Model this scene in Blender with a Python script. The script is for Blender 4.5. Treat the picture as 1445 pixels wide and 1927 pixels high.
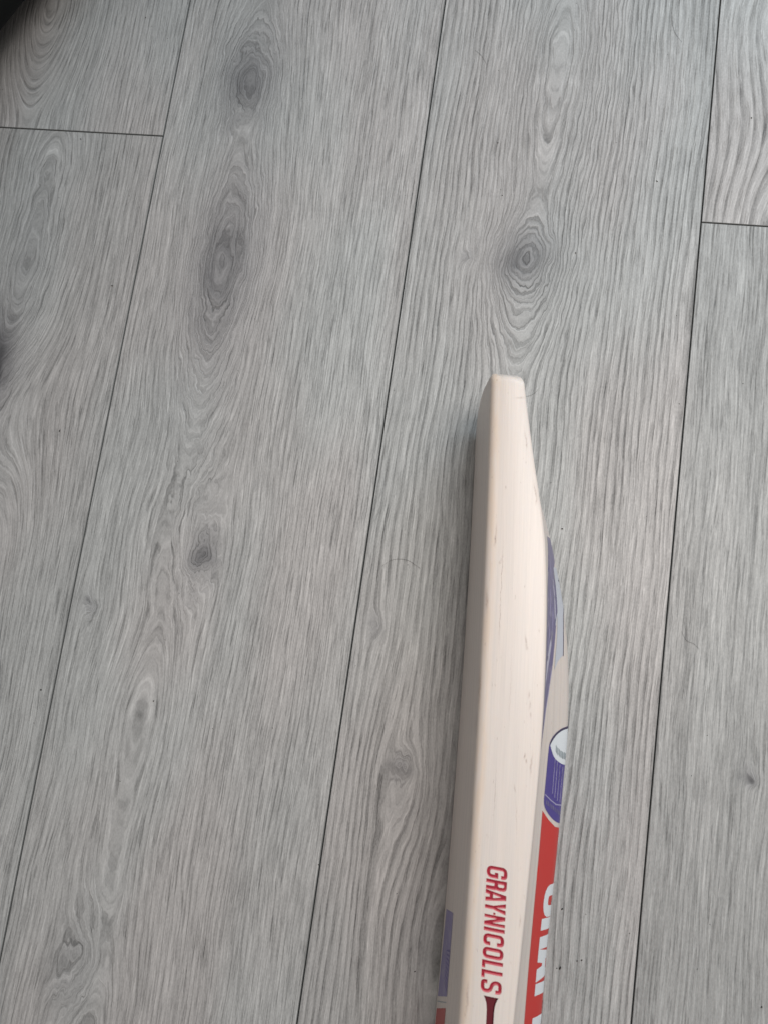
import bpy, bmesh, math, random
from mathutils import Matrix, Vector
from mathutils.geometry import delaunay_2d_cdt

# ------------------------------------------------------------------ clean
for o in list(bpy.data.objects):
    bpy.data.objects.remove(o, do_unlink=True)
scene = bpy.context.scene
COL = scene.collection

# ------------------------------------------------------------------ camera
CAM_H = 0.60
cam_data = bpy.data.cameras.new('camera')
cam = bpy.data.objects.new('camera', cam_data)
COL.objects.link(cam)
RW = ((0.9828469072, -0.1193795172, 0.1405720022),
      (0.1394648635, 0.9798506130, -0.1429766694),
      (-0.1206710768, 0.1601290325, 0.9796923926))
cam.matrix_world = Matrix.Translation((0, 0, CAM_H)) @ Matrix(RW).to_4x4()
cam_data.sensor_fit = 'VERTICAL'
cam_data.sensor_height = 36.0
cam_data.sensor_width = 36.0
cam_data.lens = 36.0 * 1450.0 / 1927.0
cam_data.clip_start = 0.01
cam_data.clip_end = 50.0
cam_data.dof.use_dof = True
cam_data.dof.focus_distance = 0.585
cam_data.dof.aperture_fstop = 9.0
scene.camera = cam

# ------------------------------------------------------------------ world and lamps
world = bpy.data.worlds.new('World')
scene.world = world
world.use_nodes = True
wb = world.node_tree.nodes['Background']
wb.inputs['Color'].default_value = (1.0, 0.97, 0.945, 1)
wb.inputs['Strength'].default_value = 0.285


def area_lamp(name, loc, target, sx, sy, power, col, spread=180):
    d = bpy.data.lights.new(name, 'AREA')
    d.shape = 'RECTANGLE'
    d.size, d.size_y = sx, sy
    d.energy = power
    d.color = col
    d.spread = math.radians(spread)
    o = bpy.data.objects.new(name, d)
    COL.objects.link(o)
    o.location = loc
    dirv = Vector(target) - Vector(loc)
    o.rotation_euler = dirv.to_track_quat('-Z', 'Y').to_euler()
    return o


area_lamp('window_light', (0.75, 1.75, 1.55), (0.0, 0.2, 0.0), 1.4, 1.0, 26.0, (0.72, 0.88, 1.0))
area_lamp('ceiling_light', (0.29, 0.20, 1.10), (0.02, 0.06, 0.0), 0.46, 0.46, 3.5, (1.0, 0.94, 0.885), 120)

scene.view_settings.view_transform = 'Standard'
scene.view_settings.look = 'None'
scene.view_settings.exposure = 0.0
scene.view_settings.gamma = 1.0
scene.view_settings.use_curve_mapping = False
scene.render.engine = 'CYCLES'
scene.render.resolution_x = 767
scene.render.resolution_y = 1024


# ------------------------------------------------------------------ helpers
def link_mesh(name, verts, faces, mats, parent=None, smooth=True, mat_idx=None):
    me = bpy.data.meshes.new(name)
    me.from_pydata([tuple(v) for v in verts], [], faces)
    for m in (mats if isinstance(mats, (list, tuple)) else [mats]):
        me.materials.append(m)
    if smooth:
        me.polygons.foreach_set('use_smooth', [True] * len(me.polygons))
    if mat_idx:
        me.polygons.foreach_set('material_index', mat_idx)
    me.update()
    o = bpy.data.objects.new(name, me)
    COL.objects.link(o)
    if parent:
        o.parent = parent
    return o


class NT:
    """small helper for building node trees"""
    def __init__(self, tree):
        self.t = tree
        self.n = tree.nodes
        self.l = tree.links

    def set(self, sock, v):
        if isinstance(v, bpy.types.NodeSocket):
            self.l.new(v, sock)
        elif v is not None:
            sock.default_value = v[:3] if (sock.type == 'VECTOR' and len(v) > 3) else v

    def m(self, op, a, b=None, c=None, clamp=False):
        nd = self.n.new('ShaderNodeMath')
        nd.operation = op
        nd.use_clamp = clamp
        self.set(nd.inputs[0], a)
        self.set(nd.inputs[1], b)
        self.set(nd.inputs[2], c)
        return nd.outputs[0]

    def xyz(self, x, y, z):
        nd = self.n.new('ShaderNodeCombineXYZ')
        for s, v in zip(nd.inputs, (x, y, z)):
            self.set(s, v)
        return nd.outputs[0]

    def sep(self, v):
        nd = self.n.new('ShaderNodeSeparateXYZ')
        self.set(nd.inputs[0], v)
        return nd.outputs

    def noise(self, vec, scale=1.0, detail=2.0, rough=0.5, dist=0.0):
        nd = self.n.new('ShaderNodeTexNoise')
        nd.noise_dimensions = '3D'
        self.set(nd.inputs['Vector'], vec)
        nd.inputs['Scale'].default_value = scale
        nd.inputs['Detail'].default_value = detail
        nd.inputs['Roughness'].default_value = rough
        nd.inputs['Distortion'].default_value = dist
        return nd.outputs['Fac']

    def rng(self, v, a, b, c=0.0, d=1.0, smooth=True):
        nd = self.n.new('ShaderNodeMapRange')
        nd.interpolation_type = 'SMOOTHSTEP' if smooth else 'LINEAR'
        nd.clamp = True
        self.set(nd.inputs[0], v)
        for i, q in zip((1, 2, 3, 4), (a, b, c, d)):
            self.set(nd.inputs[i], q)
        return nd.outputs[0]

    def mix(self, f, a, b, mode='MIX'):
        nd = self.n.new('ShaderNodeMix')
        nd.data_type = 'RGBA'
        nd.blend_type = mode
        self.set(nd.inputs[0], f)
        self.set(nd.inputs[6], a)
        self.set(nd.inputs[7], b)
        return nd.outputs[2]

    def rgb_scale(self, col, f):
        nd = self.n.new('ShaderNodeVectorMath')
        nd.operation = 'SCALE'
        self.set(nd.inputs[0], col)
        self.set(nd.inputs[3], f)
        return nd.outputs[0]


def new_mat(name):
    m = bpy.data.materials.new(name)
    m.use_nodes = True
    return m, NT(m.node_tree), m.node_tree.nodes['Principled BSDF']


# ------------------------------------------------------------------ floor material
def make_knot_group():
    g = bpy.data.node_groups.new('knot_field', 'ShaderNodeTree')
    for nm in ('X', 'Y', 'CX', 'CY', 'A', 'B', 'Deflect', 'Bump'):
        g.interface.new_socket(nm, in_out='INPUT', socket_type='NodeSocketFloat')
    for nm in ('Phi', 'R2'):
        g.interface.new_socket(nm, in_out='OUTPUT', socket_type='NodeSocketFloat')
    t = NT(g)
    gi = t.n.new('NodeGroupInput').outputs
    go = t.n.new('NodeGroupOutput')
    dx = t.m('SUBTRACT', gi['X'], gi['CX'])
    dy = t.m('SUBTRACT', gi['Y'], gi['CY'])
    ax = t.m('DIVIDE', dx, gi['A'])
    ay = t.m('ABSOLUTE', t.m('DIVIDE', dy, gi['B']))
    r2 = t.m('ADD', t.m('MULTIPLY', ax, ax), t.m('POWER', ay, 1.6))
    # streamline deflection round the knot and closed rings inside it
    den = t.m('ADD', r2, 1.0)
    defl = t.m('DIVIDE', t.m('MULTIPLY', dx, gi['Deflect']), den)
    bump = t.m('MULTIPLY', gi['Bump'], t.m('EXPONENT', t.m('MULTIPLY', r2, -0.9)))
    t.l.new(t.m('SUBTRACT', bump, defl), go.inputs['Phi'])
    t.l.new(r2, go.inputs['R2'])
    return g


KNOT = make_knot_group()


def plank_material(name, seed, knots, axis, ring_freq=190.0, ring_amt=0.5, tone=1.0, warm=0.0, arch=1.0, fine=1.0, fib=0.60, rough=1.0):
    """axis: (x of the heart of the board, lean); knots: (cx, cy, half width, half length, deflect, bump, darkness)"""
    m, t, bsdf = new_mat(name)
    tc = t.n.new('ShaderNodeTexCoord')
    s = t.sep(tc.outputs['Object'])
    x0, y0 = s[0], s[1]
    # irregular warp of the plank coordinates
    w1 = t.noise(t.xyz(t.m('MULTIPLY', x0, 22.0), t.m('MULTIPLY', y0, 8.0), seed), 1.0, 1.0)
    w2 = t.noise(t.xyz(t.m('MULTIPLY', x0, 150.0), t.m('MULTIPLY', y0, 42.0), seed + 3.1), 1.0, 1.0)
    x = t.m('ADD', x0, t.m('MULTIPLY_ADD', w1, 0.007, t.m('MULTIPLY_ADD', w2, 0.0010, -0.0040)))
    w3 = t.noise(t.xyz(t.m('MULTIPLY', x0, 60.0), t.m('MULTIPLY', y0, 38.0), seed + 5.5), 1.0, 3.0, 0.6)
    yk = t.m('ADD', y0, t.m('MULTIPLY_ADD', w3, 0.026 * rough, -0.013 * rough))
    xk = t.m('ADD', x, t.m('MULTIPLY_ADD', w2, 0.008, -0.004))
    # distance from the heart line: plain-sawn rings run along it and close into arches over it
    ax = t.m('SUBTRACT', t.m('SUBTRACT', x, axis[0]), t.m('MULTIPLY', y0, axis[1]))
    a2 = t.m('MULTIPLY', ax, ax)
    phi = t.m('SQRT', t.m('ADD', a2, 0.017 ** 2))
    hump = t.noise(t.xyz(t.m('MULTIPLY', x0, 3.0), t.m('MULTIPLY', y0, 4.2), seed + 7.7), 1.0, 1.0)
    fall = t.m('EXPONENT', t.m('MULTIPLY', a2, -1.0 / 0.060 ** 2))
    phi = t.m('ADD', phi, t.m('MULTIPLY', t.m('MULTIPLY', t.m('SUBTRACT', hump, 0.5), 0.11 * arch), fall))
    dark = None
    for (cx, cy, a, b, de, bu, dk) in knots:
        g = t.n.new('ShaderNodeGroup')
        g.node_tree = KNOT
        t.set(g.inputs['X'], xk)
        t.set(g.inputs['Y'], yk)
        sd = -1.0 if cx < axis[0] + axis[1] * cy else 1.0
        on_axis = abs(cx - axis[0] - axis[1] * cy) < 0.012
        for nm, v in zip(('CX', 'CY', 'A', 'B', 'Deflect', 'Bump'), (cx, cy, a, b, 0.0 if on_axis else de * sd, -bu if on_axis else bu)):
            g.inputs[nm].default_value = v
        phi = t.m('ADD', phi, g.outputs['Phi'])
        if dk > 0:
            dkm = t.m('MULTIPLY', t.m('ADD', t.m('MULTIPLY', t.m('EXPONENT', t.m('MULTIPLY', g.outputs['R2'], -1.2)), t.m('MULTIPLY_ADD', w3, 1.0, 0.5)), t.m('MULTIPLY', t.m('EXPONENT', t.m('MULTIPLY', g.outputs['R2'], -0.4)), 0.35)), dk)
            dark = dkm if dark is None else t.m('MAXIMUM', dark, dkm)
    # ---- layers that follow the grain
    yl = t.m('MULTIPLY_ADD', w2, 0.012, y0)
    n_ring = t.noise(t.xyz(t.m('MULTIPLY', phi, 70.0), t.m('MULTIPLY', yl, 3.0), seed + 17), 1.0, 2.0)
    ring = t.m('FRACT', t.m('ADD', t.m('MULTIPLY', phi, ring_freq), t.m('MULTIPLY', n_ring, 2.0)))
    ring_p = t.m('MULTIPLY', t.rng(ring, 0.35, 0.88), t.rng(ring, 1.0, 0.92))
    ring_mask = t.rng(w1, 0.30, 0.62, 0.30, 1.0)
    streak = t.noise(t.xyz(t.m('MULTIPLY', phi, 260.0), t.m('MULTIPLY', yl, 6.0), seed + 29), 1.0, 3.0, 0.62)
    fibre = t.noise(t.xyz(t.m('MULTIPLY', phi, 900.0 * fine), t.m('MULTIPLY', yl, 30.0), seed + 31), 1.0, 2.0, 0.7)
    pore_n = t.noise(t.xyz(t.m('MULTIPLY', phi, 640.0 * fine), t.m('MULTIPLY', yl, 30.0), seed + 37), 1.0, 1.0)
    pore = t.rng(pore_n, 0.58, 0.66)
    hi = t.rng(pore_n, 0.40, 0.30)
    speck = t.noise(t.xyz(t.m('MULTIPLY', x0, 1100.0), t.m('MULTIPLY', y0, 480.0), seed), 1.0, 1.0)
    tick = t.noise(t.xyz(t.m('MULTIPLY', phi, 1150.0), t.m('MULTIPLY', yl, 60.0), seed + 43), 1.0, 1.0)
    # ---- tone
    v = t.m('MULTIPLY_ADD', t.m('SUBTRACT', n_ring, 0.5), 0.42, 1.05)
    v = t.m('MULTIPLY_ADD', t.m('SUBTRACT', streak, 0.5), 0.42, v)
    v = t.m('MULTIPLY_ADD', t.m('SUBTRACT', fibre, 0.5), fib, v)
    v = t.m('MULTIPLY_ADD', t.m('SUBTRACT', speck, 0.5), 0.42, v)
    v = t.m('MULTIPLY_ADD', t.rng(tick, 0.56, 0.70), -0.18, v)
    v = t.m('MULTIPLY_ADD', t.rng(tick, 0.42, 0.30), 0.20, v)
    v = t.m('MULTIPLY_ADD', t.m('MULTIPLY', ring_p, ring_mask), -0.72 * ring_amt, v)
    v = t.m('MULTIPLY_ADD', pore, -0.34 * fib, v)
    v = t.m('MULTIPLY_ADD', hi, 0.26 * fib, v)
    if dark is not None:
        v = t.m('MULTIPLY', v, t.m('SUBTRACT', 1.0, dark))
    big = t.noise(t.xyz(t.m('MULTIPLY', x0, 11.0), t.m('MULTIPLY', y0, 4.0), seed + 53), 1.0, 1.0)
    c_cool = (0.385, 0.382, 0.371, 1)
    c_warm = (0.396, 0.374, 0.361, 1)
    col = t.mix(t.rng(big, 0.34 - warm, 0.68 - warm), c_cool, c_warm)
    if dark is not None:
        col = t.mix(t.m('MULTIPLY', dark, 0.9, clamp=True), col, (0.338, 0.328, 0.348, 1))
    col = t.rgb_scale(col, t.m('MULTIPLY', t.m('MAXIMUM', v, 0.25), tone))
    t.l.new(col, bsdf.inputs['Base Color'])
    t.l.new(t.rng(v, 0.6, 1.4, 0.58, 0.44, smooth=False), bsdf.inputs['Roughness'])
    bsdf.inputs['Specular IOR Level'].default_value = 0.42
    # ---- embossed pores and rings
    h = t.m('MULTIPLY_ADD', pore, -0.9, fibre)
    h = t.m('MULTIPLY_ADD', ring_p, -0.7, h)
    bp = t.n.new('ShaderNodeBump')
    bp.inputs['Strength'].default_value = 0.6
    bp.inputs['Distance'].default_value = 0.0004
    t.l.new(h, bp.inputs['Height'])
    t.l.new(bp.outputs[0], bsdf.inputs['Normal'])
    return m


def plain_mat(name, col, rough=0.6, spec=0.3, coat=0.0):
    m, t, b = new_mat(name)
    n = t.noise(t.n.new('ShaderNodeTexCoord').outputs['Object'], 240.0, 3.0)
    c = t.rgb_scale(col + (1,), t.m('MULTIPLY_ADD', n, 0.16, 0.92))
    t.l.new(c, b.inputs['Base Color'])
    b.inputs['Roughness'].default_value = rough
    b.inputs['Specular IOR Level'].default_value = spec
    b.inputs['Coat Weight'].default_value = coat
    b.inputs['Coat Roughness'].default_value = 0.25
    return m


# ------------------------------------------------------------------ floor
XA, XB, XC = -0.3320, -0.0963, 0.1353
PW = 0.2335
GAP = 0.0007
BEV = 0.0005
TH = 0.008

under = plain_mat('underlay_dark', (0.025, 0.025, 0.026), 0.9, 0.1)
floor = link_mesh('floor', [(-1.1, -1.3, -TH), (1.0, -1.3, -TH), (1.0, 1.6, -TH), (-1.1, 1.6, -TH)],
                  [(0, 1, 2, 3)], under, smooth=False)
floor['kind'] = 'structure'
floor['label'] = 'grey wood-grain laminate floor of long planks'


def plank(x0, x1, y0, y1, mat):
    x0 += GAP / 2
    x1 -= GAP / 2
    y0 += GAP / 2
    y1 -= GAP / 2
    b = BEV
    vs, fs = [], []
    for (i, z) in ((0, -TH + 0.0002), (0, -b), (0.3, -b * 0.3), (1, 0.0)):
        d = b * i
        vs += [(x0 + d, y0 + d, z), (x1 - d, y0 + d, z), (x1 - d, y1 - d, z), (x0 + d, y1 - d, z)]
    for k in range(3):
        for j in range(4):
            a, c = 4 * k + j, 4 * k + (j + 1) % 4
            fs.append((a, c, c + 4, a + 4))
    fs.append((12, 13, 14, 15))
    return link_mesh('plank', vs, fs, [mat, M_GROOVE], floor, smooth=False, mat_idx=[1] * 12 + [0])


M_GROOVE = plain_mat('groove_dark_grey', (0.165, 0.165, 0.16), 0.7)
# planks in view (knots where they sit on each board)
m_b = plank_material('oak_grey_board_b', 4.3, [
    (-0.264, 0.462, 0.025, 0.044, 0.9, 0.028, 0.38),
    (-0.254, 0.282, 0.028, 0.085, 0.9, 0.036, 0.34),
    (-0.228, 0.033, 0.012, 0.018, 0.9, 0.016, 0.42),
    (-0.236, 0.062, 0.020, 0.045, 0.3, 0.014, 0.06),
    (-0.3165, -0.018, 0.007, 0.008, 0.8, 0.006, 0.26),
    (-0.274, -0.285, 0.016, 0.034, 0.8, 0.014, 0.12)], (-0.256, 0.0),
    ring_freq=250, ring_amt=0.26, tone=1.0, warm=0.03, arch=0.5, rough=1.8)
m_c = plank_material('oak_grey_board_c', 9.9, [
    (-0.001, 0.311, 0.024, 0.025, 0.95, 0.024, 0.36),
    (-0.001, 0.300, 0.032, 0.060, 0.75, 0.026, 0.06),
    (0.012, 0.520, 0.040, 0.180, 0.75, 0.040, 0.0),
    (-0.049, 0.3095, 0.006, 0.006, 0.8, 0.006, 0.16),
    (-0.046, -0.105, 0.008, 0.010, 0.9, 0.008, 0.26),
    (-0.040, -0.125, 0.014, 0.040, 0.6, 0.007, 0.06),
    (-0.081, -0.004, 0.005, 0.008, 0.8, 0.005, 0.20)], (0.000, 0.010),
    ring_freq=180, ring_amt=0.56, tone=1.0, warm=-0.03, arch=0.40, fib=0.46)
m_a1 = plank_material('oak_grey_board_a_upper', 15.2, [], (-0.47, 0.0),
                      ring_freq=210, ring_amt=0.24, tone=0.98, warm=0.06)
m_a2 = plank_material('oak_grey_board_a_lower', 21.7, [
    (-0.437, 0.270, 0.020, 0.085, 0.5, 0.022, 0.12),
    (-0.447, 0.175, 0.016, 0.040, 0.6, 0.012, 0.70),  # soft dark patch at the left side, drawn with the knot mask
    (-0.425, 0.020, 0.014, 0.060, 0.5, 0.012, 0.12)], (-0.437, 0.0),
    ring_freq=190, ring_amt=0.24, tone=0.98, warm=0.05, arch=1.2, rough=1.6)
m_d1 = plank_material('oak_grey_board_d_upper', 27.1, [], (0.190, 0.0),
    ring_freq=160, ring_amt=0.56, tone=1.05, warm=-0.04, arch=1.1, fib=0.42)
m_d2 = plank_material('oak_grey_board_d_lower', 33.6, [
    (0.201, -0.0695, 0.005, 0.006, 0.9, 0.005, 0.45)], (0.30, 0.0),
    ring_freq=280, ring_amt=0.22, tone=0.88, warm=-0.05)
m_x = plank_material('oak_grey_board_plain', 40.4, [], (0.0, 0.0), ring_freq=240, ring_amt=0.25)

XA0 = XA - PW
XD = XC + PW
plank(XA0, XA, 0.4022, 1.45, m_a1)
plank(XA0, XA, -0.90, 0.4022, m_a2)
plank(XA, XB, -0.42, 0.98, m_b)
plank(XB, XC, -0.55, 0.80, m_c)
plank(XC, XD, 0.3522, 1.45, m_d1)
plank(XC, XD, -1.0, 0.3522, m_d2)
# boards just outside the picture
plank(XA, XB, -1.25, -0.42, m_x)
plank(XA, XB, 0.98, 1.55, m_x)
plank(XB, XC, -1.25, -0.55, m_x)
plank(XB, XC, 0.80, 1.55, m_x)
plank(XA0 - PW, XA0, -0.7, 0.70, m_x)
plank(XA0 - PW, XA0, 0.70, 1.5, m_x)
plank(XD, XD + PW, -0.2, 1.2, m_x)
plank(XD, XD + PW, -1.2, -0.2, m_x)


# ------------------------------------------------------------------ bat geometry (millimetres)
def itp(Y, tab):
    xs = [q[0] for q in tab]
    ys = [q[1] for q in tab]
    if Y <= xs[0]:
        return ys[0]
    if Y >= xs[-1]:
        return ys[-1]
    i = max(k for k in range(len(xs) - 1) if xs[k] <= Y)
    h = xs[i + 1] - xs[i]
    t = (Y - xs[i]) / h

    def sl(k):
        if k == 0:
            return (ys[1] - ys[0]) / (xs[1] - xs[0])
        if k == len(xs) - 1:
            return (ys[-1] - ys[-2]) / (xs[-1] - xs[-2])
        return (ys[k + 1] - ys[k - 1]) / (xs[k + 1] - xs[k - 1])
    a, b = sl(i) * h, sl(i + 1) * h
    return (2 * t**3 - 3 * t * t + 1) * ys[i] + (t**3 - 2 * t * t + t) * a + (-2 * t**3 + 3 * t * t) * ys[i + 1] + (t**3 - t * t) * b


E_TAB = [(-390, 26), (-300, 27.5), (-216, 31), (-132, 35.1), (-58, 38.6), (-15, 39.3), (20, 39), (45, 38.2), (72, 36.3),
         (119, 28.6), (150, 24), (168, 21.7), (180, 20.5)]
S_TAB = [(-390, 34), (-350, 48), (-300, 56), (-238, 59.4), (-187, 60.5), (-131, 63.4), (-90, 65.2), (-52, 66.8), (-20, 66.3),
         (6, 64.2), (30, 60.5), (59, 54), (85, 47.2), (100, 42), (119, 35.6), (150, 26.5), (170, 22.6), (180, 20.7)]
HW_TAB = [(-392, 17), (-386, 20), (-375, 34), (-360, 47), (-345, 53), (-330, 54), (180, 54)]
R1, R2, CROWN = 5.2, 1.7, 1.0


def P3(Y, v, w):
    bow = -6e-5 * (Y + 50)**2
    xf = -0.0548 * Y - 10.93 + bow
    xr = -0.06825 * Y + 1.79 + bow
    hw = itp(Y, HW_TAB) / 54.0
    w = 54 + (w - 54) * hw
    return Vector((xf + (xr - xf) * w / 107.0 + v, Y, w + 0.25)) * 0.001


def rnd(q, r):
    return r - math.sqrt(max(0.0, r * r - (r - q)**2)) if q < r else 0.0


def hprof(s):
    r = .10
    q = (math.sqrt(s * s + r * r) - r) / (math.sqrt(1 + r * r) - r)
    return (1 - q)**1.25 if q < 1 else 0.0


def v_face(Y, w):
    q = min(w, 108 - w)
    return -1.0 * (1 - ((w - 54) / 54)**2) + rnd(q, R1)


def v_back(Y, w):
    e, s = itp(Y, E_TAB), itp(Y, S_TAB)
    q = min(w, 108 - w)
    return e + (s - e) * hprof(abs(w - 54) / 54) - rnd(q, R2)


def top_pt(Y, f, dz=0.0):
    a, b = v_face(Y, 108), v_back(Y, 108)
    x = 2 * f - 1
    return (a + (b - a) * f, 108 + CROWN * (1 - x * x) + dz)


TOE_TAB = [(0, 152), (1.5, 158), (4, 164), (10, 169.5), (20, 173.7), (30, 176.4), (42, 178.2), (60, 178.4), (80, 177.3), (92, 176.3), (100, 175.5), (105, 174.4), (108, 172.4)]


def toe_len(w):
    return itp(w, TOE_TAB)


def surf_back(Y, w, off=0.0):
    d = 0.4
    p = P3(Y, v_back(Y, w), w)
    a = P3(Y + d, v_back(Y + d, w), w) - P3(Y - d, v_back(Y - d, w), w)
    b = P3(Y, v_back(Y, w + d), w + d) - P3(Y, v_back(Y, w - d), w - d)
    n = a.cross(b).normalized()
    if n.x < 0:
        n = -n
    return p + n * off * 0.001


def surf_face(Y, w, off=0.0):
    return P3(Y, v_face(Y, w) - off, w)


def surf_top(Y, v, off=0.0):
    a, b = v_face(Y, 108), v_back(Y, 108)
    f = (v - a) / (b - a)
    vv, ww = top_pt(Y, f, off)
    return P3(Y, vv, ww)


# ---- flat region mesher: loops in a 2-D plane, even-odd fill, optional inner grid
def pip(x, y, loops):
    c = False
    for lp in loops:
        n = len(lp)
        for i in range(n):
            x1, y1 = lp[i]
            x2, y2 = lp[(i + 1) % n]
            if (y1 > y) != (y2 > y) and x < (x2 - x1) * (y - y1) / (y2 - y1) + x1:
                c = not c
    return c


def densify(lp, step):
    out = []
    n = len(lp)
    for i in range(n):
        a, b = lp[i], lp[(i + 1) % n]
        k = max(1, int(math.hypot(b[0] - a[0], b[1] - a[1]) / step + 0.5))
        for j in range(k):
            out.append((a[0] + (b[0] - a[0]) * j / k, a[1] + (b[1] - a[1]) * j / k))
    return out


def region(loops, step, grid=True, keep=None):
    vs, es = [], []
    for lp in loops:
        n0 = len(vs)
        vs += [Vector(p) for p in lp]
        es += [(n0 + i, n0 + (i + 1) % len(lp)) for i in range(len(lp))]
    if grid:
        x0, x1 = min(p[0] for p in loops[0]), max(p[0] for p in loops[0])
        y0, y1 = min(p[1] for p in loops[0]), max(p[1] for p in loops[0])
        gx = x0 + step * .5
        while gx < x1:
            gy = y0 + step * .5
            while gy < y1:
                if pip(gx, gy, loops) and all(abs(p.x - gx) + abs(p.y - gy) > step * .45 for p in vs[:sum(len(l) for l in loops)]):
                    vs.append(Vector((gx, gy)))
                gy += step
            gx += step
    rv, re, rf, a, b, c = delaunay_2d_cdt(vs, es, [], 0, 1e-6)
    fs = []
    for f in rf:
        cx = sum(rv[i].x for i in f) / len(f)
        cy = sum(rv[i].y for i in f) / len(f)
        if pip(cx, cy, loops):
            fs.append(tuple(f))
    return [(p.x, p.y) for p in rv], fs


def smooth_loop(lp, n=4):
    out = []
    k = len(lp)
    for i in range(k):
        p0, p1, p2, p3 = (Vector(lp[(i + j) % k]) for j in (-1, 0, 1, 2))
        for j in range(n):
            t = j / n
            q = 0.5 * ((2 * p1) + (p2 - p0) * t + (2 * p0 - 5 * p1 + 4 * p2 - p3) * t * t + (3 * p1 - p0 - 3 * p2 + p3) * t**3)
            out.append((q.x, q.y))
    return out


def decal(name, loops, surf, off, mat, parent, step=3.0):
    loops = [densify(lp, step) for lp in loops]
    v2, fs = region(loops, step)
    used = sorted({i for f in fs for i in f})
    mp = {i: k for k, i in enumerate(used)}
    vs = [surf(v2[i][0], v2[i][1], off) for i in used]
    fs = [tuple(mp[i] for i in f) for f in fs]
    # consistent winding: outwards
    a, b, c = (vs[i] for i in fs[0])
    return link_mesh(name, vs, fs, mat, parent)


# ---- glyphs (box width wd, height ht, stroke s)
def round_path(pts, r, closed=False):
    out = []
    n = len(pts)
    for i, p in enumerate(pts):
        rr = p[2] if len(p) > 2 else r
        if (not closed and i in (0, n - 1)) or rr <= 0:
            out.append((p[0], p[1]))
            continue
        a, b = pts[i - 1], pts[(i + 1) % n]
        p = Vector(p[:2])
        da = Vector(a[:2]) - p
        db = Vector(b[:2]) - p
        k = min(rr, da.length * .5, db.length * .5)
        s_, e_ = p + da.normalized() * k, p + db.normalized() * k
        for j in range(6):
            t = j / 5
            q = s_ * (1 - t)**2 + p * 2 * t * (1 - t) + e_ * t * t
            out.append((q.x, q.y))
    ded = [out[0]]
    for q in out[1:]:
        if math.hypot(q[0] - ded[-1][0], q[1] - ded[-1][1]) > 0.02:
            ded.append(q)
    if closed and math.hypot(ded[0][0] - ded[-1][0], ded[0][1] - ded[-1][1]) < 0.02:
        ded.pop()
    return ded


def thick(path, s, closed=False):
    n = len(path)
    L, R = [], []
    for i in range(n):
        p = Vector(path[i])
        if closed:
            a, b = Vector(path[i - 1]), Vector(path[(i + 1) % n])
        else:
            a, b = Vector(path[max(0, i - 1)]), Vector(path[min(n - 1, i + 1)])
        d1 = (p - a).normalized() if (p - a).length > 1e-9 else (b - p).normalized()
        d2 = (b - p).normalized() if (b - p).length > 1e-9 else d1
        n1, n2 = Vector((-d1.y, d1.x)), Vector((-d2.y, d2.x))
        m = (n1 + n2)
        m = m / max(0.35, m.dot(n1)) if m.length > 1e-6 else n1
        L.append(tuple(p + m * s / 2))
        R.append(tuple(p - m * s / 2))
    if closed:
        return [L, R]
    return [L + R[::-1]]


def glyph(ch, wd, ht, s, r=None):
    xl, xr, yb, yt = s / 2, wd - s / 2, s / 2, ht - s / 2
    r = r if r is not None else min(wd, ht) * .38
    if ch == 'G':
        return thick(round_path([(xr, ht * .70), (xr, yt), (xl, yt), (xl, yb), (xr, yb), (xr, ht * .48, 0), (wd * .52, ht * .48)], r), s)
    if ch == 'C':
        return thick(round_path([(xr, ht * .66), (xr, yt), (xl, yt), (xl, yb), (xr, yb), (xr, ht * .34)], r), s)
    if ch == 'O':
        return thick(round_path([(xr, yt), (xl, yt), (xl, yb), (xr, yb)], r, True), s, True)
    if ch == 'S':
        return thick(round_path([(xr, ht * .70), (xr, yt), (xl, yt), (xl, ht * .56), (xr, ht * .44), (xr, yb), (xl, yb), (xl, ht * .30)], r), s)
    if ch == 'L':
        return [[(0, 0), (wd, 0), (wd, s * .9), (s, s * .9), (s, ht), (0, ht)]]
    if ch == 'I':
        return [[(0, 0), (s, 0), (s, ht), (0, ht)]]
    if ch == 'N':
        return [[(0, 0), (s * .85, 0), (s * .85, ht * .58), (wd - s, 0), (wd, 0), (wd, ht), (wd - s * .85, ht), (wd - s * .85, ht * .42), (s, ht), (0, ht)]]
    if ch == 'Y':
        c = wd / 2
        return [[(c - s / 2, 0), (c + s / 2, 0), (c + s / 2, ht * .40), (wd, ht), (wd - s * 1.15, ht), (c, ht * .58), (s * 1.15, ht), (0, ht), (c - s / 2, ht * .40)]]
    if ch == 'A':
        c = wd / 2
        return [[(0, 0), (s * 1.1, 0), (s * 1.1 + wd * .06, ht * .2), (wd - s * 1.1 - wd * .06, ht * .2), (wd - s * 1.1, 0), (wd, 0), (c + s * .65, ht), (c - s * .65, ht)],
                [(c - wd * .15, ht * .36), (c + wd * .15, ht * .36), (c, ht * .74)]]
    if ch == 'R':
        o = round_path([(0, 0, 0), (s, 0, 0), (s, ht * .40, 0), (wd - s * 1.1, ht * .40, r * .3), (wd - s * 1.05, 0, 0), (wd, 0, 0), (wd, ht * .44, r * .5),
                        (wd * .93, ht * .50, r * .4), (wd, ht * .56, r * .4), (wd, ht, r), (0, ht, 0)], r, True)
        h = round_path([(s, ht * .58, 0), (wd - s, ht * .58, r * .4), (wd - s, ht - s * .8, r * .5), (s, ht - s * .8, 0)], r, True)
        return [o, h]
    if ch == '-':
        return [[(0, ht * .42), (wd, ht * .42), (wd, ht * .58), (0, ht * .58)]]


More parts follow.
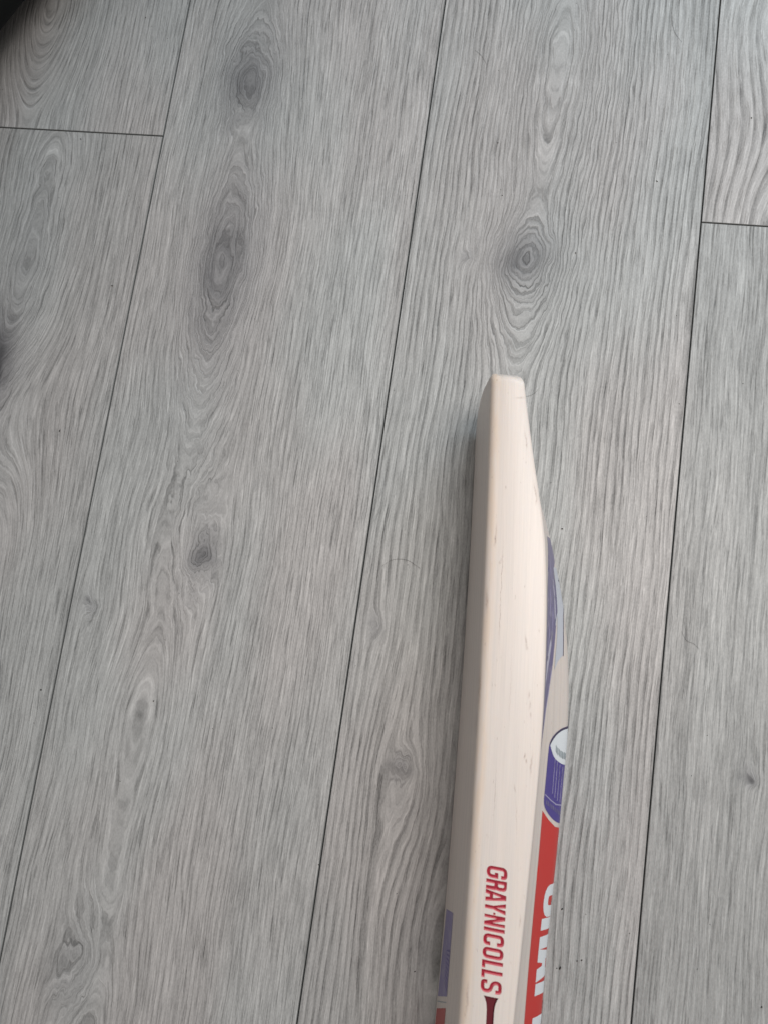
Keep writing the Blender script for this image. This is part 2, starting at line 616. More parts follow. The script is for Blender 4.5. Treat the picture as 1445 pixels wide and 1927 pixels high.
# ---- materials of the bat
def make_blemish_group():
    g = bpy.data.node_groups.new('wood_mark', 'ShaderNodeTree')
    for nm in ('Y', 'V', 'CY', 'CV', 'SY', 'SV', 'Slant', 'Amount'):
        g.interface.new_socket(nm, in_out='INPUT', socket_type='NodeSocketFloat')
    g.interface.new_socket('Mask', in_out='OUTPUT', socket_type='NodeSocketFloat')
    t = NT(g)
    gi = t.n.new('NodeGroupInput').outputs
    go = t.n.new('NodeGroupOutput')
    dy = t.m('SUBTRACT', gi['Y'], gi['CY'])
    dv = t.m('SUBTRACT', t.m('SUBTRACT', gi['V'], gi['CV']), t.m('MULTIPLY', dy, gi['Slant']))
    a = t.m('DIVIDE', dy, gi['SY'])
    b = t.m('DIVIDE', dv, gi['SV'])
    r = t.m('ADD', t.m('MULTIPLY', a, a), t.m('MULTIPLY', b, b))
    k = t.m('MULTIPLY', t.m('EXPONENT', t.m('MULTIPLY', r, -1.0)), gi['Amount'])
    t.l.new(k, go.inputs['Mask'])
    return g


MARK = make_blemish_group()


def willow_material():
    m, t, b = new_mat('bare_willow')
    at = t.n.new('ShaderNodeAttribute')
    at.attribute_name = 'blade_co'
    s = t.sep(at.outputs['Vector'])          # v, Y, w in millimetres
    V, Y, Wd = s[0], s[1], s[2]
    wob = t.noise(t.xyz(0.0, t.m('MULTIPLY', Y, 0.16), 4.0), 1.0, 3.0)
    wob2 = t.noise(t.xyz(t.m('MULTIPLY', V, .3), t.m('MULTIPLY', Y, 0.04), t.m('MULTIPLY', Wd, .1)), 1.0, 2.0)
    g1 = t.noise(t.xyz(t.m('MULTIPLY', V, 0.22), t.m('MULTIPLY', Y, 0.005), t.m('MULTIPLY', Wd, 0.22)), 1.0, 2.0)
    g2 = t.noise(t.xyz(t.m('MULTIPLY', V, 1.5), t.m('MULTIPLY', Y, 0.018), t.m('MULTIPLY', Wd, 1.5)), 1.0, 3.0, 0.6)
    g3 = t.noise(t.xyz(t.m('MULTIPLY', V, 5.5), t.m('MULTIPLY', Y, 0.22), t.m('MULTIPLY', Wd, 5.5)), 1.0, 2.0)
    # growth rings: planes across the width of the blade
    rg = t.m('FRACT', t.m('ADD', t.m('MULTIPLY', Wd, 0.092), t.m('MULTIPLY', g1, 0.6)))
    rl = t.m('MULTIPLY', t.rng(rg, 0.72, 0.96), t.rng(rg, 1.0, 0.965))
    col = t.mix(t.rng(g1, 0.30, 0.70), (0.705, 0.622, 0.566, 1), (0.672, 0.602, 0.556, 1))
    v = t.m('MULTIPLY_ADD', t.m('SUBTRACT', g2, 0.5), 0.24, 1.0)
    v = t.m('MULTIPLY_ADD', t.m('SUBTRACT', g3, 0.5), 0.07, v)
    v = t.m('MULTIPLY_ADD', rl, -0.10, v)
    # fine scattered flecks
    fl = t.rng(t.noise(t.xyz(t.m('MULTIPLY', V, 0.9), t.m('MULTIPLY', Y, 0.16), t.m('MULTIPLY', Wd, 0.9)), 1.0, 2.0), 0.69, 0.78)
    mask = t.m('MULTIPLY', fl, 0.5)
    Vw = t.m('ADD', V, t.m('MULTIPLY_ADD', wob, 2.0, -1.0))
    marks = [  # centre Y, centre v, length, width, slant, amount   (on the edge that faces up)
        (168.1, 3.6, 0.35, 0.3, 0, 0.9), (157.3, 19.0, 0.8, 2.2, 2.2, 0.35), (130.4, 23.0, 5.0, 0.45, -0.12, 0.40), (126.4, 23.6, 2.0, 0.5, -0.1, 0.4),
        (96.7, 30.0, 5.0, 0.55, -0.2, 0.55), (91.0, 30.8, 2.5, 0.5, 0.1, 0.45), (96.9, 11.0, 1.0, 0.4, 0, 0.5),
        (62.9, 5.7, 3.0, 0.45, 0.05, 0.75), (68.0, 6.0, 4.0, 0.35, 0, 0.4), (48.5, 8.5, 1.0, 0.3, 0, 0.4),
        (38.0, 10.4, 20.0, 0.16, 0.012, 0.75), (12.0, 10.3, 12.0, 0.18, 0.0, 0.6), (1.5, 27.0, 3.6, 0.5, -0.12, 0.55), (-2.0, 27.6, 1.2, 0.7, 0, 0.45),
        (-28.0, 18.6, 20.0, 0.14, 0, 0.38), (-30.0, 30.0, 2.0, 0.5, 0, 0.45), (-36.0, 30.8, 2.6, 0.5, 0, 0.4), (-41.6, 31.6, 1.4, 0.5, 0, 0.4),
        (-66.0, 28.8, 1.5, 0.4, 0, 0.7), (-69.0, 30.0, 1.2, 0.35, 0, 0.6), (-71.0, 33.2, 5.5, 0.5, 0.03, 0.45), (-92.0, 12.4, 11.0, 0.17, 0, 0.5),
        (-86.0, 24.0, 2.0, 0.4, -0.2, 0.45), (-101.0, 25.6, 11.0, 0.16, -0.08, 0.4), (-207.0, 3.6, 8.0, 0.7, 0, 0.45), (-160.0, 31.0, 3.0, 0.4, 0, 0.35),
        (-137.0, 6.5, 1.2, 3.0, -2.6, 0.0), (24.0, 2.0, 6.0, 0.7, 0, 0.45), (-30.0, 0.3, 9.0, 0.6, 0, 0.4), (-52.0, -0.4, 6.0, 0.6, 0, 0.4), (-110.0, -0.4, 8.0, 0.6, 0, 0.4)]
    top = t.rng(Wd, 96.0, 103.0)
    for (cy, cv, sy, sv, sl, am) in marks:
        if am <= 0:
            continue
        g = t.n.new('ShaderNodeGroup')
        g.node_tree = MARK
        t.set(g.inputs['Y'], Y)
        t.set(g.inputs['V'], Vw)
        for nm, q in zip(('CY', 'CV', 'SY', 'SV', 'Slant', 'Amount'), (cy, cv, sy, sv, sl, am)):
            g.inputs[nm].default_value = q
        k = t.m('MULTIPLY', g.outputs[0], top)
        mask = t.m('MAXIMUM', mask, k)
    brk = t.rng(t.noise(t.xyz(t.m('MULTIPLY', V, 2.2), t.m('MULTIPLY', Y, 0.7), Wd), 1.0, 2.0), 0.30, 0.62)
    mask = t.m('MULTIPLY', mask, t.m('MULTIPLY_ADD', brk, 0.8, 0.5), clamp=True)
    col = t.rgb_scale(col, v)
    # warm uneven tint that runs along the face side of the edge
    edge_tint = t.m('MULTIPLY', t.m('EXPONENT', t.m('MULTIPLY', t.m('POWER', t.m('ABSOLUTE', t.m('MULTIPLY', t.m('SUBTRACT', Vw, 3.0), 0.33)), 2.0), -1.0)), top)
    edge_tint = t.m('MULTIPLY', edge_tint, t.rng(wob2, 0.30, 0.62, 0.25, 1.0))
    col = t.mix(t.m('MULTIPLY', edge_tint, 0.45), col, (0.70, 0.52, 0.37, 1))
    col = t.mix(mask, col, (0.31, 0.215, 0.175, 1))
    t.l.new(col, b.inputs['Base Color'])
    b.inputs['Roughness'].default_value = 0.36
    b.inputs['Specular IOR Level'].default_value = 0.40
    b.inputs['Subsurface Weight'].default_value = 0.06
    b.inputs['Subsurface Radius'].default_value = (1.0, 0.55, 0.3)
    b.inputs['Subsurface Scale'].default_value = 0.003
    bp = t.n.new('ShaderNodeBump')
    bp.inputs['Strength'].default_value = 0.12
    bp.inputs['Distance'].default_value = 0.0002
    t.l.new(t.m('MULTIPLY_ADD', mask, -1.0, g3), bp.inputs['Height'])
    t.l.new(bp.outputs[0], b.inputs['Normal'])
    return m


def vinyl(name, col, rough=0.34, wear=0.0):
    m, t, b = new_mat(name)
    tc = t.n.new('ShaderNodeTexCoord').outputs['Object']
    n = t.noise(tc, 900.0, 2.0)
    n2 = t.noise(tc, 120.0, 3.0)
    c = t.rgb_scale(col + (1,), t.m('MULTIPLY_ADD', n, 0.10, 0.95))
    if wear:
        c = t.mix(t.m('MULTIPLY', t.rng(n2, 0.5, 0.75), wear), c, (0.45, 0.42, 0.46, 1))
    t.l.new(c, b.inputs['Base Color'])
    b.inputs['Roughness'].default_value = rough
    b.inputs['Specular IOR Level'].default_value = 0.45
    return m


M_WOOD = willow_material()
M_PURPLE = vinyl('purple_vinyl', (0.120, 0.104, 0.225), 0.28, 0.35)  # greyed purple, gloss sheen partly mixed into the colour
M_PURPLE_D = vinyl('deep_purple_vinyl', (0.055, 0.035, 0.250), 0.34)
M_OUT = vinyl('dark_outline_ink', (0.030, 0.022, 0.070), 0.40)
M_LILAC = vinyl('lilac_ink', (0.340, 0.310, 0.480), 0.40)
M_PALE = vinyl('pale_lilac_ink', (0.470, 0.450, 0.540), 0.35)
M_SILVER = vinyl('silver_white_vinyl', (0.520, 0.540, 0.600), 0.30)
M_WHITE = vinyl('white_vinyl', (0.740, 0.770, 0.800), 0.36)
M_GREY = vinyl('grey_ink', (0.330, 0.370, 0.390), 0.5)
M_RED = vinyl('red_vinyl', (0.570, 0.020, 0.014), 0.40)
M_ENGR = vinyl('engraved_red_paint', (0.330, 0.010, 0.032), 0.42)
M_WALL = vinyl('engraved_red_wall_lit', (0.740, 0.210, 0.235), 0.5)  # paler red for the cut walls, their highlight put into the colour
M_MAROON = vinyl('engraved_maroon_paint', (0.120, 0.006, 0.014), 0.5)

# ---- blade mesh
bat = bpy.data.objects.new('cricket_bat', None)
bat.empty_display_size = 0.05
COL.objects.link(bat)
bat['label'] = 'pale willow cricket bat standing on its edge on the grey laminate floor'
bat['category'] = 'cricket bat'

GY0, GY1 = -268.0, -128.0                         # stretch of the edge that carries the engraving
rowsY = []
y = -392.0
while y < 118:
    rowsY.append(y)
    y += 2.0 if y < -340 else 4.0
assert GY0 in rowsY and GY1 in rowsY
NS = 22
half = [54 * (1 - math.cos(math.pi * .5 * (i / NS)))**1.0 for i in range(NS + 1)]     # dense near 0
WS = [q for q in half] + [108 - q for q in half[:-1][::-1]]                        # 0..108
NWS = len(WS)
NTOP = 16
TF = [i / (NTOP + 1) for i in range(1, NTOP + 1)]


def section(fY, shrink=0.0, mode=0, s=0.0):
    """one contour: face up, edge across, back down, lower edge back; fY(w) gives Y"""
    out = []
    for w in WS:
        Y = fY(w)
        a, b = v_face(Y, w), v_back(Y, w)
        out.append((min(a + shrink * .6, (a + b) / 2), Y, 54 + (w - 54) * (1 - shrink / 80)))
    Y = fY(108)
    for f in TF:
        v, w = top_pt(Y, f)
        a, b = v_face(Y, 108), v_back(Y, 108)
        v = a + shrink * .6 + (b - a - 1.6 * shrink) * f
        out.append((v, Y, 54 + (w - 54) * (1 - shrink / 80)))
    for w in WS[::-1]:
        Y = fY(w)
        a, b = v_face(Y, w), v_back(Y, w)
        out.append((max(b - shrink, (a + b) / 2), Y, 54 + (w - 54) * (1 - shrink / 80)))
    Y = fY(0)
    for f in TF[::-1]:
        a, b = v_face(Y, 0), v_back(Y, 0)
        out.append((a + shrink * .6 + (b - a - 1.6 * shrink) * f, Y, 54 - 54 * (1 - shrink / 80)))
    return out


contours = [section(lambda w, Y=Y: Y) for Y in rowsY]
Y1 = rowsY[-1]
RC = 6.0
for k in range(1, 15):
    s = k / 14
    contours.append(section(lambda w, s=s: Y1 + (toe_len(w) - RC - Y1) * s))
for k in range(1, 8):
    th = math.pi / 2 * k / 7
    contours.append(section(lambda w, th=th: toe_len(w) - RC + RC * math.sin(th), RC * (1 - math.cos(th))))

NC = len(contours[0])
co, faces = [], []
for c in contours:
    co += c
iTop0 = NWS - 1                     # index of face point at w=108
patch_c0, patch_c1 = iTop0 + 2, iTop0 + NTOP - 1
r0, r1 = rowsY.index(GY0), rowsY.index(GY1)
for r in range(len(contours) - 1):
    for j in range(NC):
        if r0 <= r < r1 and patch_c0 <= j < patch_c1:
            continue
        a, b = r * NC + j, r * NC + (j + 1) % NC
        faces.append((a, b, b + NC, a + NC))
# toe cap
base = (len(contours) - 1) * NC
nb = NWS + NTOP
for i in range(NWS - 1):
    faces.append((base + i, base + i + 1, base + nb + NWS - 2 - i, base + nb + NWS - 1 - i))
faces.append(tuple(base + NWS - 1 + k for k in range(NTOP + 2)))
faces.append(tuple([base + nb + NWS - 1 + k for k in range(NTOP + 1)] + [base]))
# shoulder cap
faces.append(tuple(range(NC))[::-1])

# ---- engraved lettering: (char, Y start, Y end)
ENG = [('G', -131.8, -138.6), ('R', -139.4, -145.2), ('A', -145.3, -151.9), ('Y', -151.7, -157.9), ('N', -159.0, -165.0), ('I', -166.0, -168.2),
       ('C', -169.4, -175.8), ('O', -176.8, -183.0), ('L', -184.0, -188.3), ('L', -189.2, -193.6), ('S', -194.4, -201.4)]
VB, VH, ST = 10.0, 12.2, 2.1


def vbase(Y):
    return VB + (-131.8 - Y) * 0.010


letters = []
for ch, ya, yb in ENG:
    wd = ya - yb
    g = glyph(ch, wd, VH, ST, 2.6)
    letters.append(('engraved_letter', [[(ya - gx, vbase(ya - gx) + gy) for gx, gy in lp] for lp in g]))
letters.append(('engraved_hyphen', [[(-157.5 - gx * .25, vbase(-157.5) + 5.0 + gy) for gx, gy in ((0, 0), (5.2, 0), (5.2, 1.3), (0, 1.3))]]))
# small bat emblem under the lettering
c0 = vbase(-203) + VH * .52
bat_l = [(-203.2, 4.3), (-204.6, 3.5), (-206.5, 2.75), (-208.5, 2.35), (-211, 2.15), (-216, 2.1), (-236, 2.1), (-238, 2.6), (-240, 3.6), (-256, 3.8), (-259, 3.0), (-260, 1.2)]
letters.append(('engraved_bat_mark', [[(Y, c0 + (-203 - Y) * .012 - d) for Y, d in bat_l] + [(Y, c0 + (-203 - Y) * .012 + d) for Y, d in bat_l[::-1]]]))

# patch of the edge with the letter openings cut out
gridpts = {}
bl = []
for r in range(r0, r1):
    bl.append(r * NC + patch_c0)
for j in range(patch_c0, patch_c1):
    bl.append(r1 * NC + j)
for r in range(r1, r0, -1):
    bl.append(r * NC + patch_c1)
for j in range(patch_c1, patch_c0, -1):
    bl.append(r0 * NC + j)
outer = [(co[i][1], co[i][0]) for i in bl]
loops = [outer]
allloops = [[densify(lp, 0.9) for lp in L] for _, L in letters]
for L in allloops:
    loops += L
v2, fs2 = region(loops, 2.2)
key = {(round(p[0], 4), round(p[1], 4)): i for p, i in zip(outer, bl)}
idx = []
for (Y, v) in v2:
    k = (round(Y, 4), round(v, 4))
    if k in key:
        idx.append(key[k])
    else:
        a, b = v_face(Y, 108), v_back(Y, 108)
        vv, ww = top_pt(Y, (v - a) / (b - a))
        idx.append(len(co))
        co.append((vv, Y, ww))
for f in fs2:
    faces.append(tuple(idx[i] for i in f))

verts = [P3(c[1], c[0], c[2]) for c in co]
blade = link_mesh('blade', verts, faces, M_WOOD, bat)
at = blade.data.attributes.new('blade_co', 'FLOAT_VECTOR', 'POINT')
at.data.foreach_set('vector', [q for c in co for q in c])
bm = bmesh.new()
bm.from_mesh(blade.data)
bmesh.ops.recalc_face_normals(bm, faces=bm.faces)
bm.to_mesh(blade.data)
bm.free()
blade['label'] = 'bare willow blade with flecks along its thick edge'

# letters: painted floor and walls of each cut
DEPTH, INSET = 1.5, 0.36


def inset_loop(lp, loops):
    """move a loop towards the inside of the cut, so the walls slope"""
    out = []
    n = len(lp)
    for i in range(n):
        p, a_, b_ = Vector(lp[i]), Vector(lp[i - 1]), Vector(lp[(i + 1) % n])
        d = (b_ - a_).normalized()
        nn = Vector((-d.y, d.x))
        q = p + nn * 0.08
        if not pip(q.x, q.y, loops):
            nn = -nn
        out.append(tuple(p + nn * INSET))
    return out


for (nm, _), L in zip(letters, allloops):
    IL = [inset_loop(lp, L) for lp in L]
    v2, fs = region(IL, 1.6)
    vs = [surf_top(p[0], p[1], -DEPTH) for p in v2]
    fl = list(fs)
    mi = [0] * len(fl)
    for lp, il in zip(L, IL):
        n0 = len(vs)
        vs += [surf_top(p[0], p[1], 0.0) for p in lp]
        vs += [surf_top(p[0], p[1], -DEPTH) for p in il]
        n = len(lp)
        for i in range(n):
            j = (i + 1) % n
            fl.append((n0 + i, n0 + j, n0 + n + j, n0 + n + i))
            mi.append(1)
    link_mesh(nm, vs, fl, [M_MAROON, M_MAROON] if nm == 'engraved_bat_mark' else [M_ENGR, M_WALL], blade, smooth=False, mat_idx=mi)


# ---- decals on the back of the blade, (Y, w)
def mirror(half_loop):
    """close a half outline over the spine"""
    return half_loop + [(Y, 108 - w) for Y, w in half_loop[::-1]]


back_sticker = decal('back_sticker', [[(74, 62), (73, 79), (56, 90.5), (36, 100.5), (6, 104.0), (-23, 104.5), (-47, 105.8), (-62, 106.0), (-49, 102.0), (-36, 98.2), (-23, 92.5), (-11.5, 88.2),
                                   (0.3, 84.9), (14, 80.2), (24.7, 75.4), (35, 72.5), (49, 73.8), (53, 70), (56.5, 64.5), (60, 60), (66, 58)]],
                        surf_back, 0.12, M_PURPLE, bat)
back_sticker['label'] = 'purple vinyl swoosh on the back of the blade'
decal('swoosh_stripe', [[(11.9, 87.3), (1.7, 91.3), (-11.7, 97.6), (-24.7, 104.3), (-8.6, 101.6), (1.5, 96.0), (8, 90.5)]], surf_back, 0.2, M_PALE, back_sticker)
decal('swoosh_line', [[(45, 78.0), (30, 78.6), (20, 80.0), (18, 82.6), (30, 81.0), (45, 79.9)]], surf_back, 0.2, M_PALE, back_sticker)
decal('swoosh_line', [[(-11, 90.2), (-24, 94.6), (-37, 100), (-49, 103.6), (-49, 102.2), (-37, 98.4), (-24, 93.0), (-11, 88.6)]], surf_back, 0.2, M_LILAC, back_sticker)
for (ya, wa, yb, wb2) in ((64, 82, 44, 86), (40, 90, 20, 93.5), (30, 85.5, 12, 89), (16, 95.5, 0, 99)):
    decal('swoosh_line', [[(ya, wa), (yb, wb2), (yb - 2, wb2 - .2), ((ya + yb) / 2, (wa + wb2) / 2 - 2.0)]], surf_back, 0.2, M_LILAC, back_sticker)
sil = decal('silver_panel', [[(53.4, 72.2), (54.5, 62), (50, 56), (42, 54), (33, 55), (22, 63.5), (11.5, 66.6), (-3.5, 69.3), (-7.9, 78.7), (-13.8, 84.5), (-6.3, 83.0), (8, 79), (24.8, 75.2), (40.5, 72.9)]],
            surf_back, 0.2, M_SILVER, back_sticker)
decal('panel_outline', [[(48, 55.0), (40, 52.6), (33, 53.6), (22, 62.2), (11.5, 65.4), (-4.0, 68.2), (-4.0, 69.3), (11.5, 66.6), (22, 63.5), (33, 55), (41, 54.2), (48, 56.3)]], surf_back, 0.28, M_OUT, back_sticker)
decal('panel_mark', [[(46.4, 62), (45.6, 62), (45.3, 57), (46.1, 57)]], surf_back, 0.28, M_OUT, back_sticker)
decal('panel_patch', [[(24, 75.5), (20, 79.5), (15, 82), (15, 80.5), (20, 77.5), (23, 75.0)]], surf_back, 0.28, M_SILVER, back_sticker)

emb_half = [(-49.5, 54), (-50.4, 68), (-53.8, 79.6), (-58.4, 86.6), (-65, 88.2), (-76, 88.4), (-88, 88.5), (-96.5, 87.2), (-104.4, 76.5), (-110.2, 64), (-112.3, 54)]
emblem = decal('round_emblem', [smooth_loop(mirror(emb_half)[:-1])], surf_back, 0.14, M_PURPLE_D, bat)
emblem['label'] = 'round purple and white emblem sticker on the spine'
arc = [(-49.5, 54), (-50.4, 68), (-53.8, 79.6), (-58.4, 86.6)]
arc_i = [(-50.9, 54), (-51.8, 67.4), (-55.2, 78.6), (-60.2, 86.2)]
s_o = [q for q in smooth_loop(arc + arc[::-1])][:13]
s_i = [q for q in smooth_loop(arc_i + arc_i[::-1])][:13]
decal('emblem_rim', [s_o + s_i[::-1]], surf_back, 0.2, M_OUT, emblem)
low = [(-60.2, 86.2), (-68.2, 77.8), (-73.1, 65.5), (-75, 54)]
s_l = smooth_loop(low + low[::-1])[:13]
decal('emblem_top', [mirror(s_i + s_l[1:])], surf_back, 0.22, M_WHITE, emblem)
for (ya, wa, yb, wb_) in ((-64.5, 76.5, -67.5, 72.5), (-66.8, 72.0, -69.3, 67.8), (-68.8, 67.2, -70.6, 63), (-70, 62.5, -71.4, 58)):
    decal('emblem_print', [[(ya, wa), (yb, wb_), (yb + 4.2, wb_ + .4), (ya + 4.2, wa + .4)]], surf_back, 0.3, M_GREY, emblem, 2.0)
for k, (w_, ya, yb) in enumerate(((76.5, -69.5, -91), (72.3, -71.5, -94), (67.8, -73.5, -96.5), (63.0, -75.5, -98))):
    decal('emblem_line', [[(ya, w_), (yb, w_ - .6), (yb, w_ - 1.4), (ya, w_ - .8)]], surf_back, 0.22, M_LILAC, emblem)
decal('emblem_line', [[(-89.6, 87.6), (-94, 78), (-98.2, 68), (-100.6, 54), (-101.4, 54), (-99.0, 68), (-94.8, 78), (-90.2, 88.0)]], surf_back, 0.22, M_LILAC, emblem)
for k in range(9):
    w_ = 84.5 - k * 3.0
    ya = -93.6 - (84.5 - w_) * 0.42
    decal('emblem_print', [[(ya, w_), (ya - 0.9, w_ - 1.7), (ya - 3.6, w_ - 1.9), (ya - 2.7, w_ - .2)]], surf_back, 0.22, M_PURPLE, emblem, 2.0)

red = decal('red_sticker', [mirror([(-99.6, 89.2), (-160, 87.0), (-225, 84.2), (-335, 80)][::-1] + [(-106.8, 77.5), (-112.8, 66), (-115.4, 54)])], surf_back, 0.14, M_RED, bat, 4.0)
red['label'] = 'red vinyl strip with white lettering on the spine'
BIG = [('G', -147.2, 20.0), ('R', -167.6, 18.2), ('A', -185.6, 19.5), ('Y', -199.5, 20.0), ('-', -218.0, 5.5), ('N', -225.7, 20.0), ('I', -248.0, 7.2), ('C', -257.5, 19.0), ('O', -278.0, 19.5), ('L', -299.5, 15.0), ('L', -316.0, 15.0)]
for ch, ya, wd in BIG:
    g = glyph(ch, wd, 37.0, 7.0, 7.5)
    lp3 = [[(ya - gx - gy * 0.16, 72.3 - gy) for gx, gy in lp] for lp in g]
    decal('white_letter', lp3, surf_back, 0.22, M_WHITE, red, 2.5)

# ---- decals on the striking face, (Y, w)
fp = decal('face_sticker', [[(-179.5, 56), (-190.5, 17), (-251.0, 9.5), (-230.0, 57.0)]], surf_face, 0.12, vinyl('worn_purple_vinyl', (0.230, 0.200, 0.380), 0.45, 0.5), bat)
fp['label'] = 'purple sticker on the striking face'
for k in range(9):
    ya = -203 - k * 3.0
    decal('sticker_stroke', [[(ya, 54.5), (ya - 1.2, 54.7), (ya - 6.2 + k * .5, 40), (ya - 5.2 + k * .5, 40)]], surf_face, 0.2, M_PURPLE_D, fp)
decal('sticker_line', [[(-233.4, 56.8), (-254.0, 9.5), (-254.6, 9.5), (-234.0, 56.8)]], surf_face, 0.12, M_GREY, fp)
fr = decal('face_sticker', [[(-237.4, 56.0), (-259.0, 9.5), (-330, 9.5), (-330, 60)]], surf_face, 0.12, vinyl('worn_red_vinyl', (0.420, 0.055, 0.050), 0.45), bat)
fr['label'] = 'red sticker on the striking face'

# ---- handle with rubber grip, past the lower border of the picture
HC = P3(-392, 17, 54)


def tube_rows(rows, n=28):
    vs, fs = [], []
    for (Y, rad) in rows:
        for k in range(n):
            a = 2 * math.pi * k / n
            vs.append((HC.x + (-.055) * (Y * .001 - HC.y) + rad * .001 * math.cos(a), Y * .001, HC.z + rad * .001 * math.sin(a)))
    for i in range(len(rows) - 1):
        for k in range(n):
            a, b = i * n + k, i * n + (k + 1) % n
            fs.append((a, b, b + n, a + n))
    fs.append(tuple(range(n)))
    fs.append(tuple(range((len(rows) - 1) * n, len(rows) * n)))
    return vs, fs


v_, f_ = tube_rows([(-380, 15), (-392, 15.5), (-430, 15.5)])
link_mesh('handle', v_, f_, plain_mat('cane_handle', (0.55, 0.42, 0.28), 0.6), bat)
rows = [(-425, 15.8)]
for k in range(62):
    rows += [(-426 - k * 4, 17.2), (-428 - k * 4, 16.4)]
v_, f_ = tube_rows(rows + [(-676, 18.5), (-680, 15)])
link_mesh('grip', v_, f_, plain_mat('rubber_grip', (0.05, 0.05, 0.055), 0.75), bat)

# ------------------------------------------------------------------ black block standing in for the unidentified dark corner object
M_BLACK = plain_mat('matte_black', (0.010, 0.011, 0.011), 0.9, 0.1)


def rounded_block(name, x0, x1, y0, y1, z0, z1, r, mat):
    bm = bmesh.new()
    bmesh.ops.create_cube(bm, size=1.0)
    for v in bm.verts:
        v.co = Vector(((x0 + x1) / 2 + v.co.x * (x1 - x0), (y0 + y1) / 2 + v.co.y * (y1 - y0), (z0 + z1) / 2 + v.co.z * (z1 - z0)))
    bmesh.ops.bevel(bm, geom=bm.edges[:] + bm.verts[:], offset=r, segments=6, profile=0.5, affect='EDGES')
    me = bpy.data.meshes.new(name)
    bm.to_mesh(me)
    bm.free()
    me.materials.append(mat)
    me.polygons.foreach_set('use_smooth', [True] * len(me.polygons))
    o = bpy.data.objects.new(name, me)
    COL.objects.link(o)
    return o


corner_block = bpy.data.objects.new('dark_corner_block', None)
COL.objects.link(corner_block)
corner_block['label'] = 'black block standing in for an unidentified dark object at the top left corner'
corner_block['category'] = 'stand-in block'
b_ = rounded_block('base', -0.40, 0.40, -0.28, 0.28, 0.03, 0.34, 0.06, M_BLACK)
b_.parent = corner_block
for sx in (-1, 1):
    for sy in (-1, 1):
        lg = rounded_block('leg', sx * .33 - .02, sx * .33 + .02, sy * .23 - .02, sy * .23 + .02, 0.0005, 0.05, 0.004, M_BLACK)
        lg.parent = corner_block
corner_block.location = (-0.683, 0.629, 0)
corner_block.rotation_euler = (0, 0, math.radians(62))

# ------------------------------------------------------------------ hairs and dust on the floor
M_HAIR = plain_mat('dark_hair', (0.030, 0.026, 0.024), 0.5)


def hair(pts, label, z=0.0004, rad=0.00010):
    cv = []
    n = len(pts)
    for i in range(n - 1):
        p0, p1, p2, p3 = (Vector(pts[max(0, min(n - 1, k))]) for k in (i - 1, i, i + 1, i + 2))
        for j in range(6):
            t = j / 6
            cv.append(0.5 * ((2 * p1) + (p2 - p0) * t + (2 * p0 - 5 * p1 + 4 * p2 - p3) * t * t + (3 * p1 - p0 - 3 * p2 + p3) * t**3))
    cv.append(Vector(pts[-1]))
    vs, fs = [], []
    for i, p in enumerate(cv):
        d = (cv[min(i + 1, len(cv) - 1)] - cv[max(i - 1, 0)]).normalized()
        nrm = Vector((-d.y, d.x))
        rr = rad * (0.35 + 0.65 * math.sin(math.pi * (i + .5) / len(cv)))
        for k in range(5):
            a = 2 * math.pi * k / 5
            q = p + nrm * rr * math.cos(a)
            vs.append((q.x, q.y, z + rr * math.sin(a)))
    for i in range(len(cv) - 1):
        for k in range(5):
            a, b = i * 5 + k, i * 5 + (k + 1) % 5
            fs.append((a, b, b + 5, a + 5))
    o = link_mesh('hair_strand', vs, fs, M_HAIR)
    o['label'] = label
    o['category'] = 'hair'
    o['group'] = 'loose hairs on the floor'


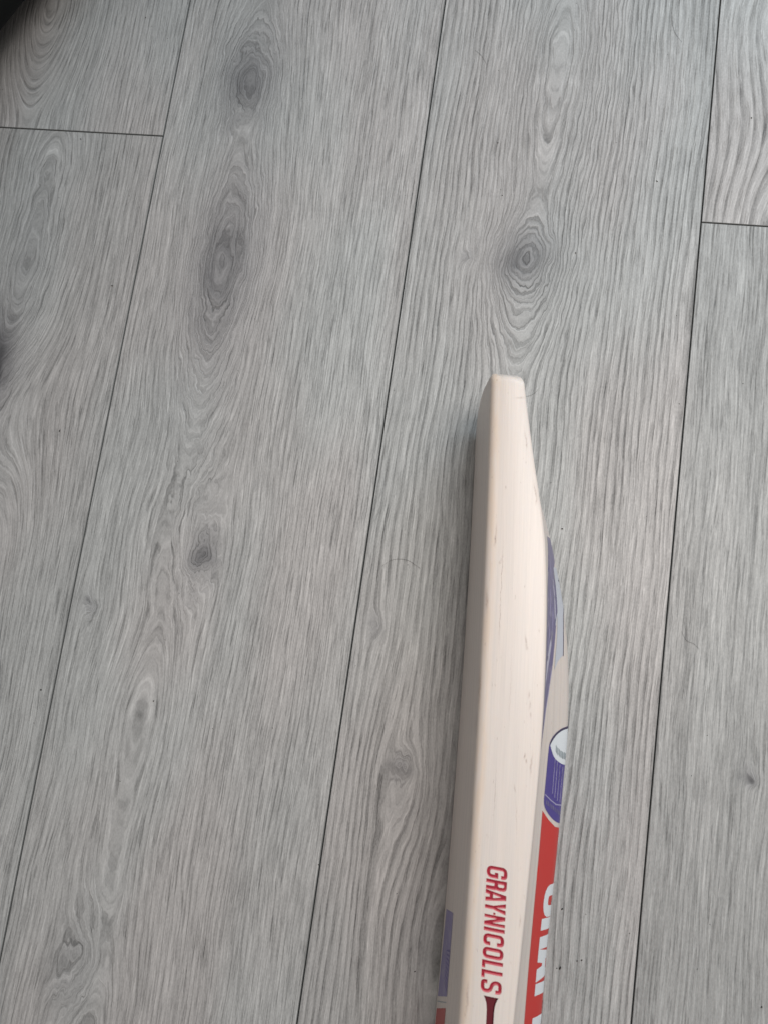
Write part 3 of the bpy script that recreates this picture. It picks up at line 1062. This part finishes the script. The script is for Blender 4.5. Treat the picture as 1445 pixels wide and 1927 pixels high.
hair([(-0.0819, 0.0444), (-0.0754, 0.0499), (-0.0694, 0.0519), (-0.0617, 0.0516), (-0.0541, 0.048), (-0.0514, 0.0467)], 'arched dark hair on the floor left of the bat blade')
hair([(0.0105, 0.1935), (0.0150, 0.1938), (0.0198, 0.1968), (0.0228, 0.2012)], 'short hair poking out beside the toe of the bat', z=0.0006)
hair([(0.1468, 0.0257), (0.1503, 0.0196), (0.1561, 0.0177), (0.1602, 0.0143)], 'kinked thin hair on the plank right of the bat', rad=0.00008)
hair([(-0.0645, 0.4986), (-0.0584, 0.4937), (-0.0528, 0.4853)], 'faint curved hair near the top seam, left of the pair', rad=0.00009)
hair([(0.0972, 0.5351), (0.1004, 0.5226), (0.1072, 0.5129)], 'faint hooked hair at the upper right of the floor', rad=0.00009)

random.seed(5)
spots = [(-0.3426, -0.0904, 3), (-0.2469, -0.0848, 2), (-0.3719, 0.5207, 2), (-0.4102, 0.3946, 2), (-0.3516, 0.2571, 2), (-0.3725, 0.1233, 2), (0.0813, -0.1813, 3),
         (0.0817, -0.2211, 2), (0.0838, -0.2205, 3), (0.095, -0.2137, 2), (0.098, -0.2127, 2), (0.0979, 0.3857, 2), (0.1673, 0.4462, 2), (-0.0254, 0.3647, 2), (-0.0346, 0.4124, 2),
         (0.0395, 0.3183, 2), (0.0527, 0.0913, 2), (0.0404, 0.1264, 1), (-0.0617, 0.0483, 1), (-0.0972, -0.1825, 2), (-0.0169, -0.2421, 2), (0.1307, 0.1996, 1), (0.1228, 0.2715, 1),
         (0.1764, 0.2206, 1), (0.1617, -0.0759, 1), (0.1819, -0.1735, 1), (0.2192, -0.2198, 2), (-0.2185, 0.2384, 1), (-0.2107, 0.4451, 1)]
for k in range(60):
    spots.append((random.uniform(-0.5, 0.25), random.uniform(-0.3, 0.55), 0.8))
bm = bmesh.new()
for (sx, sy, q) in spots:
    r = 0.00030 * q**0.7
    res = bmesh.ops.create_icosphere(bm, subdivisions=1, radius=r)
    st = random.uniform(1.0, 2.2)
    an = random.uniform(0, 3.14)
    for v in res['verts']:
        c = v.co * random.uniform(0.7, 1.25)
        c = Vector((c.x * st, c.y, c.z * .7))
        v.co = Vector((c.x * math.cos(an) - c.y * math.sin(an) + sx, c.x * math.sin(an) + c.y * math.cos(an) + sy, c.z + r * .5))
me = bpy.data.meshes.new('dust_specks')
bm.to_mesh(me)
bm.free()
me.materials.append(M_HAIR)
o = bpy.data.objects.new('dust_specks', me)
COL.objects.link(o)
o['kind'] = 'stuff'
o['label'] = 'tiny dark dust specks scattered over the floor'
o['category'] = 'dust'
